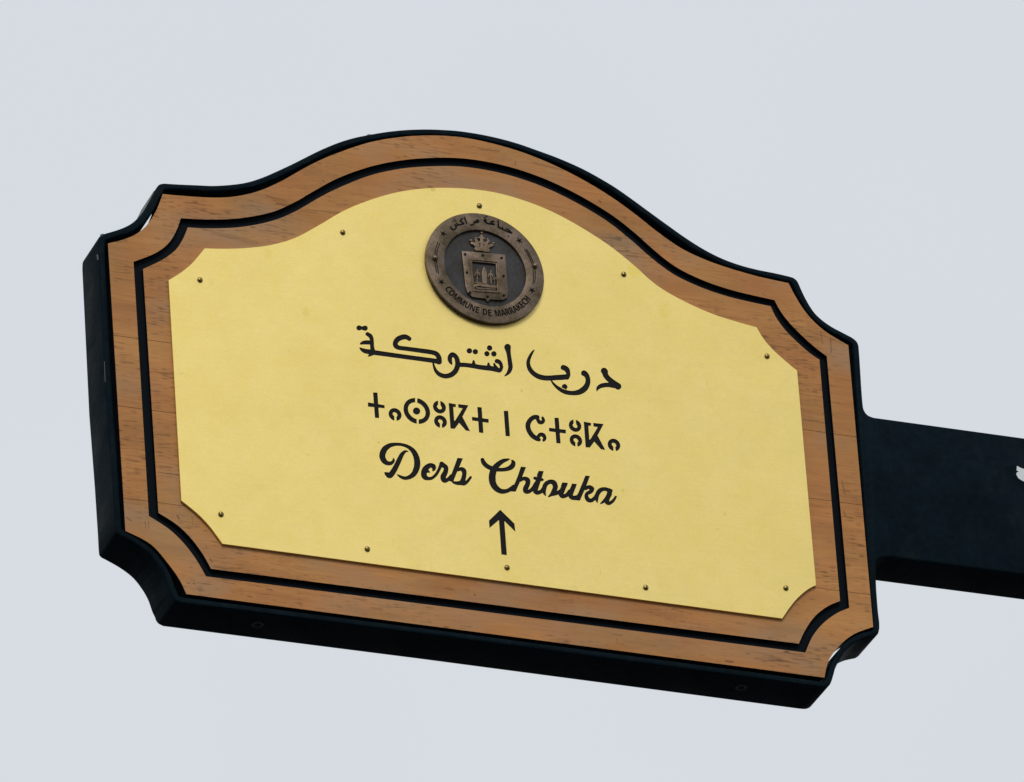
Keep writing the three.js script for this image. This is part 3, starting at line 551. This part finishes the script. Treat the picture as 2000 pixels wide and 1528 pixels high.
  // marks on the ring
  for (const [x, y] of [[315, 378], [1155, 455], [295, 912], [1297, 1003]]) {
    const p = at(x, y), tilt = Math.atan2(p[1] - C[1], p[0] - C[0]) - Math.PI / 2, l = []; for (let k = 0; k < 10; k++) { const r = (k % 2 ? 0.0011 : 0.003), a = tilt + Math.PI / 2 + k * Math.PI / 5; l.push([p[0] + r * Math.cos(a), p[1] + r * Math.sin(a)]); }
    mesh('star', local(extrude([toShape(l)], Z.seal - 0.0004, Z.seal + 0.0002, 0, 1, 0)), M.recess, seal);
  }
  for (const l of [[[256, 470], [234, 540], [222, 625]], [[277, 482], [252, 550], [243, 625]], [[222, 678], [230, 740], [244, 805]], [[243, 676], [250, 745], [266, 822]], [[1214, 545], [1262, 625], [1300, 715]], [[1236, 548], [1282, 630], [1318, 705]], [[1308, 765], [1314, 850], [1308, 935]], [[1330, 765], [1334, 840], [1328, 915]]])
    relief('line', [S(...l.map((p, i) => [...p, 4]))], Z.seal - 0.0004, Z.seal + 0.0002, M.recess, 0, 3);
  for (const [x, y] of [[222, 648], [1325, 735]]) { const p = at(x, y), g = new THREE.SphereGeometry(0.0023, 18, 12); g.translate(p[0], p[1], Z.seal + 0.0004); mesh('boss', g, M.bronzeWorn, seal); }
  const ar = (...items) => relief('seal_letter', items, Z.seal - 0.0004, Z.seal + 0.0002, M.recess, 0, 3);
  ar(S([1008, 318, 5], [1036, 334, 8], [1072, 366, 8]), S([1072, 368, 8], [1040, 360, 8], [1005, 342, 8], [968, 324, 9], [925, 303, 8]), S([920, 230, 7], [926, 270, 8], [928, 302, 8]), S([972, 305, 8], [968, 322, 8])); ar(S([1036, 402, 7], [1040, 404, 7]));
  ar(S([878, 244, 7], [858, 238, 8], [842, 250, 8], [862, 264, 8], [880, 276, 7], [838, 268, 8], [800, 260, 8], [780, 246, 8], [768, 226, 8], [782, 218, 7], [790, 232, 7], [786, 250, 7])); ar(S([772, 196, 7], [776, 196, 7])); ar(S([794, 186, 7], [797, 187, 7]));
  ar(S([705, 250, 7], [705, 232, 8], [690, 224, 8], [678, 236, 8], [690, 250, 8], [660, 252, 8]), S([660, 240, 7], [656, 262, 8], [640, 276, 8], [614, 280, 6]));
  ar(S([552, 196, 7], [562, 230, 8], [574, 262, 7])); ar(S([532, 206, 6], [504, 232, 8], [530, 252, 8], [540, 266, 8], [505, 274, 8], [478, 278, 8], [466, 262, 7]), S([478, 278, 8], [456, 288, 8], [446, 272, 7]), S([454, 288, 8], [458, 312, 8], [436, 330, 8], [410, 324, 8], [396, 296, 6])); ar(S([424, 236, 6], [427, 237, 6])); ar(S([440, 220, 6], [443, 221, 6])); ar(S([450, 238, 6], [453, 239, 6]));
  // French ring inscription
  const font = await new FontLoader().loadAsync('fonts/droid/droid_sans_bold.typeface.json');
  const text = 'COMMUNE DE MARRAKECH', size = 0.0057, sc = size / font.data.resolution, adv = [...text].map(c => (font.data.glyphs[c].ha * sc) * (c === ' ' ? 1.5 : 0.92)), total = adv.reduce((a, b) => a + b);
  const a0 = Math.atan2(at(318, 985)[1] - C[1], at(318, 985)[0] - C[0]), a1 = Math.atan2(at(1282, 1095)[1] - C[1], at(1282, 1095)[0] - C[0]);
  const from = a0 > 0 ? a0 - 2 * Math.PI : a0, to = a1 > 0 ? a1 - 2 * Math.PI : a1, base = 0.0438; let run = 0;
  [...text].forEach((ch, i) => {
    const mid = (run + adv[i] / 2) / total; run += adv[i]; if (ch === ' ') return;
    const a = from + (to - from) * mid, g = new THREE.ExtrudeGeometry(font.generateShapes(ch, size), { depth: 0.0006, bevelEnabled: false, curveSegments: 4 });
    const fit = 0.94 * (to - from) * base / total; g.translate(-font.data.glyphs[ch].ha * sc / 2, 0, 0); g.scale(fit, 1, 1); g.rotateZ(a + Math.PI / 2); g.translate(C[0] + base * Math.cos(a), C[1] + base * Math.sin(a), Z.seal - 0.0004);
    mesh('seal_letter', g, M.recess, seal);
  });
}

renderer.render(scene, camera);
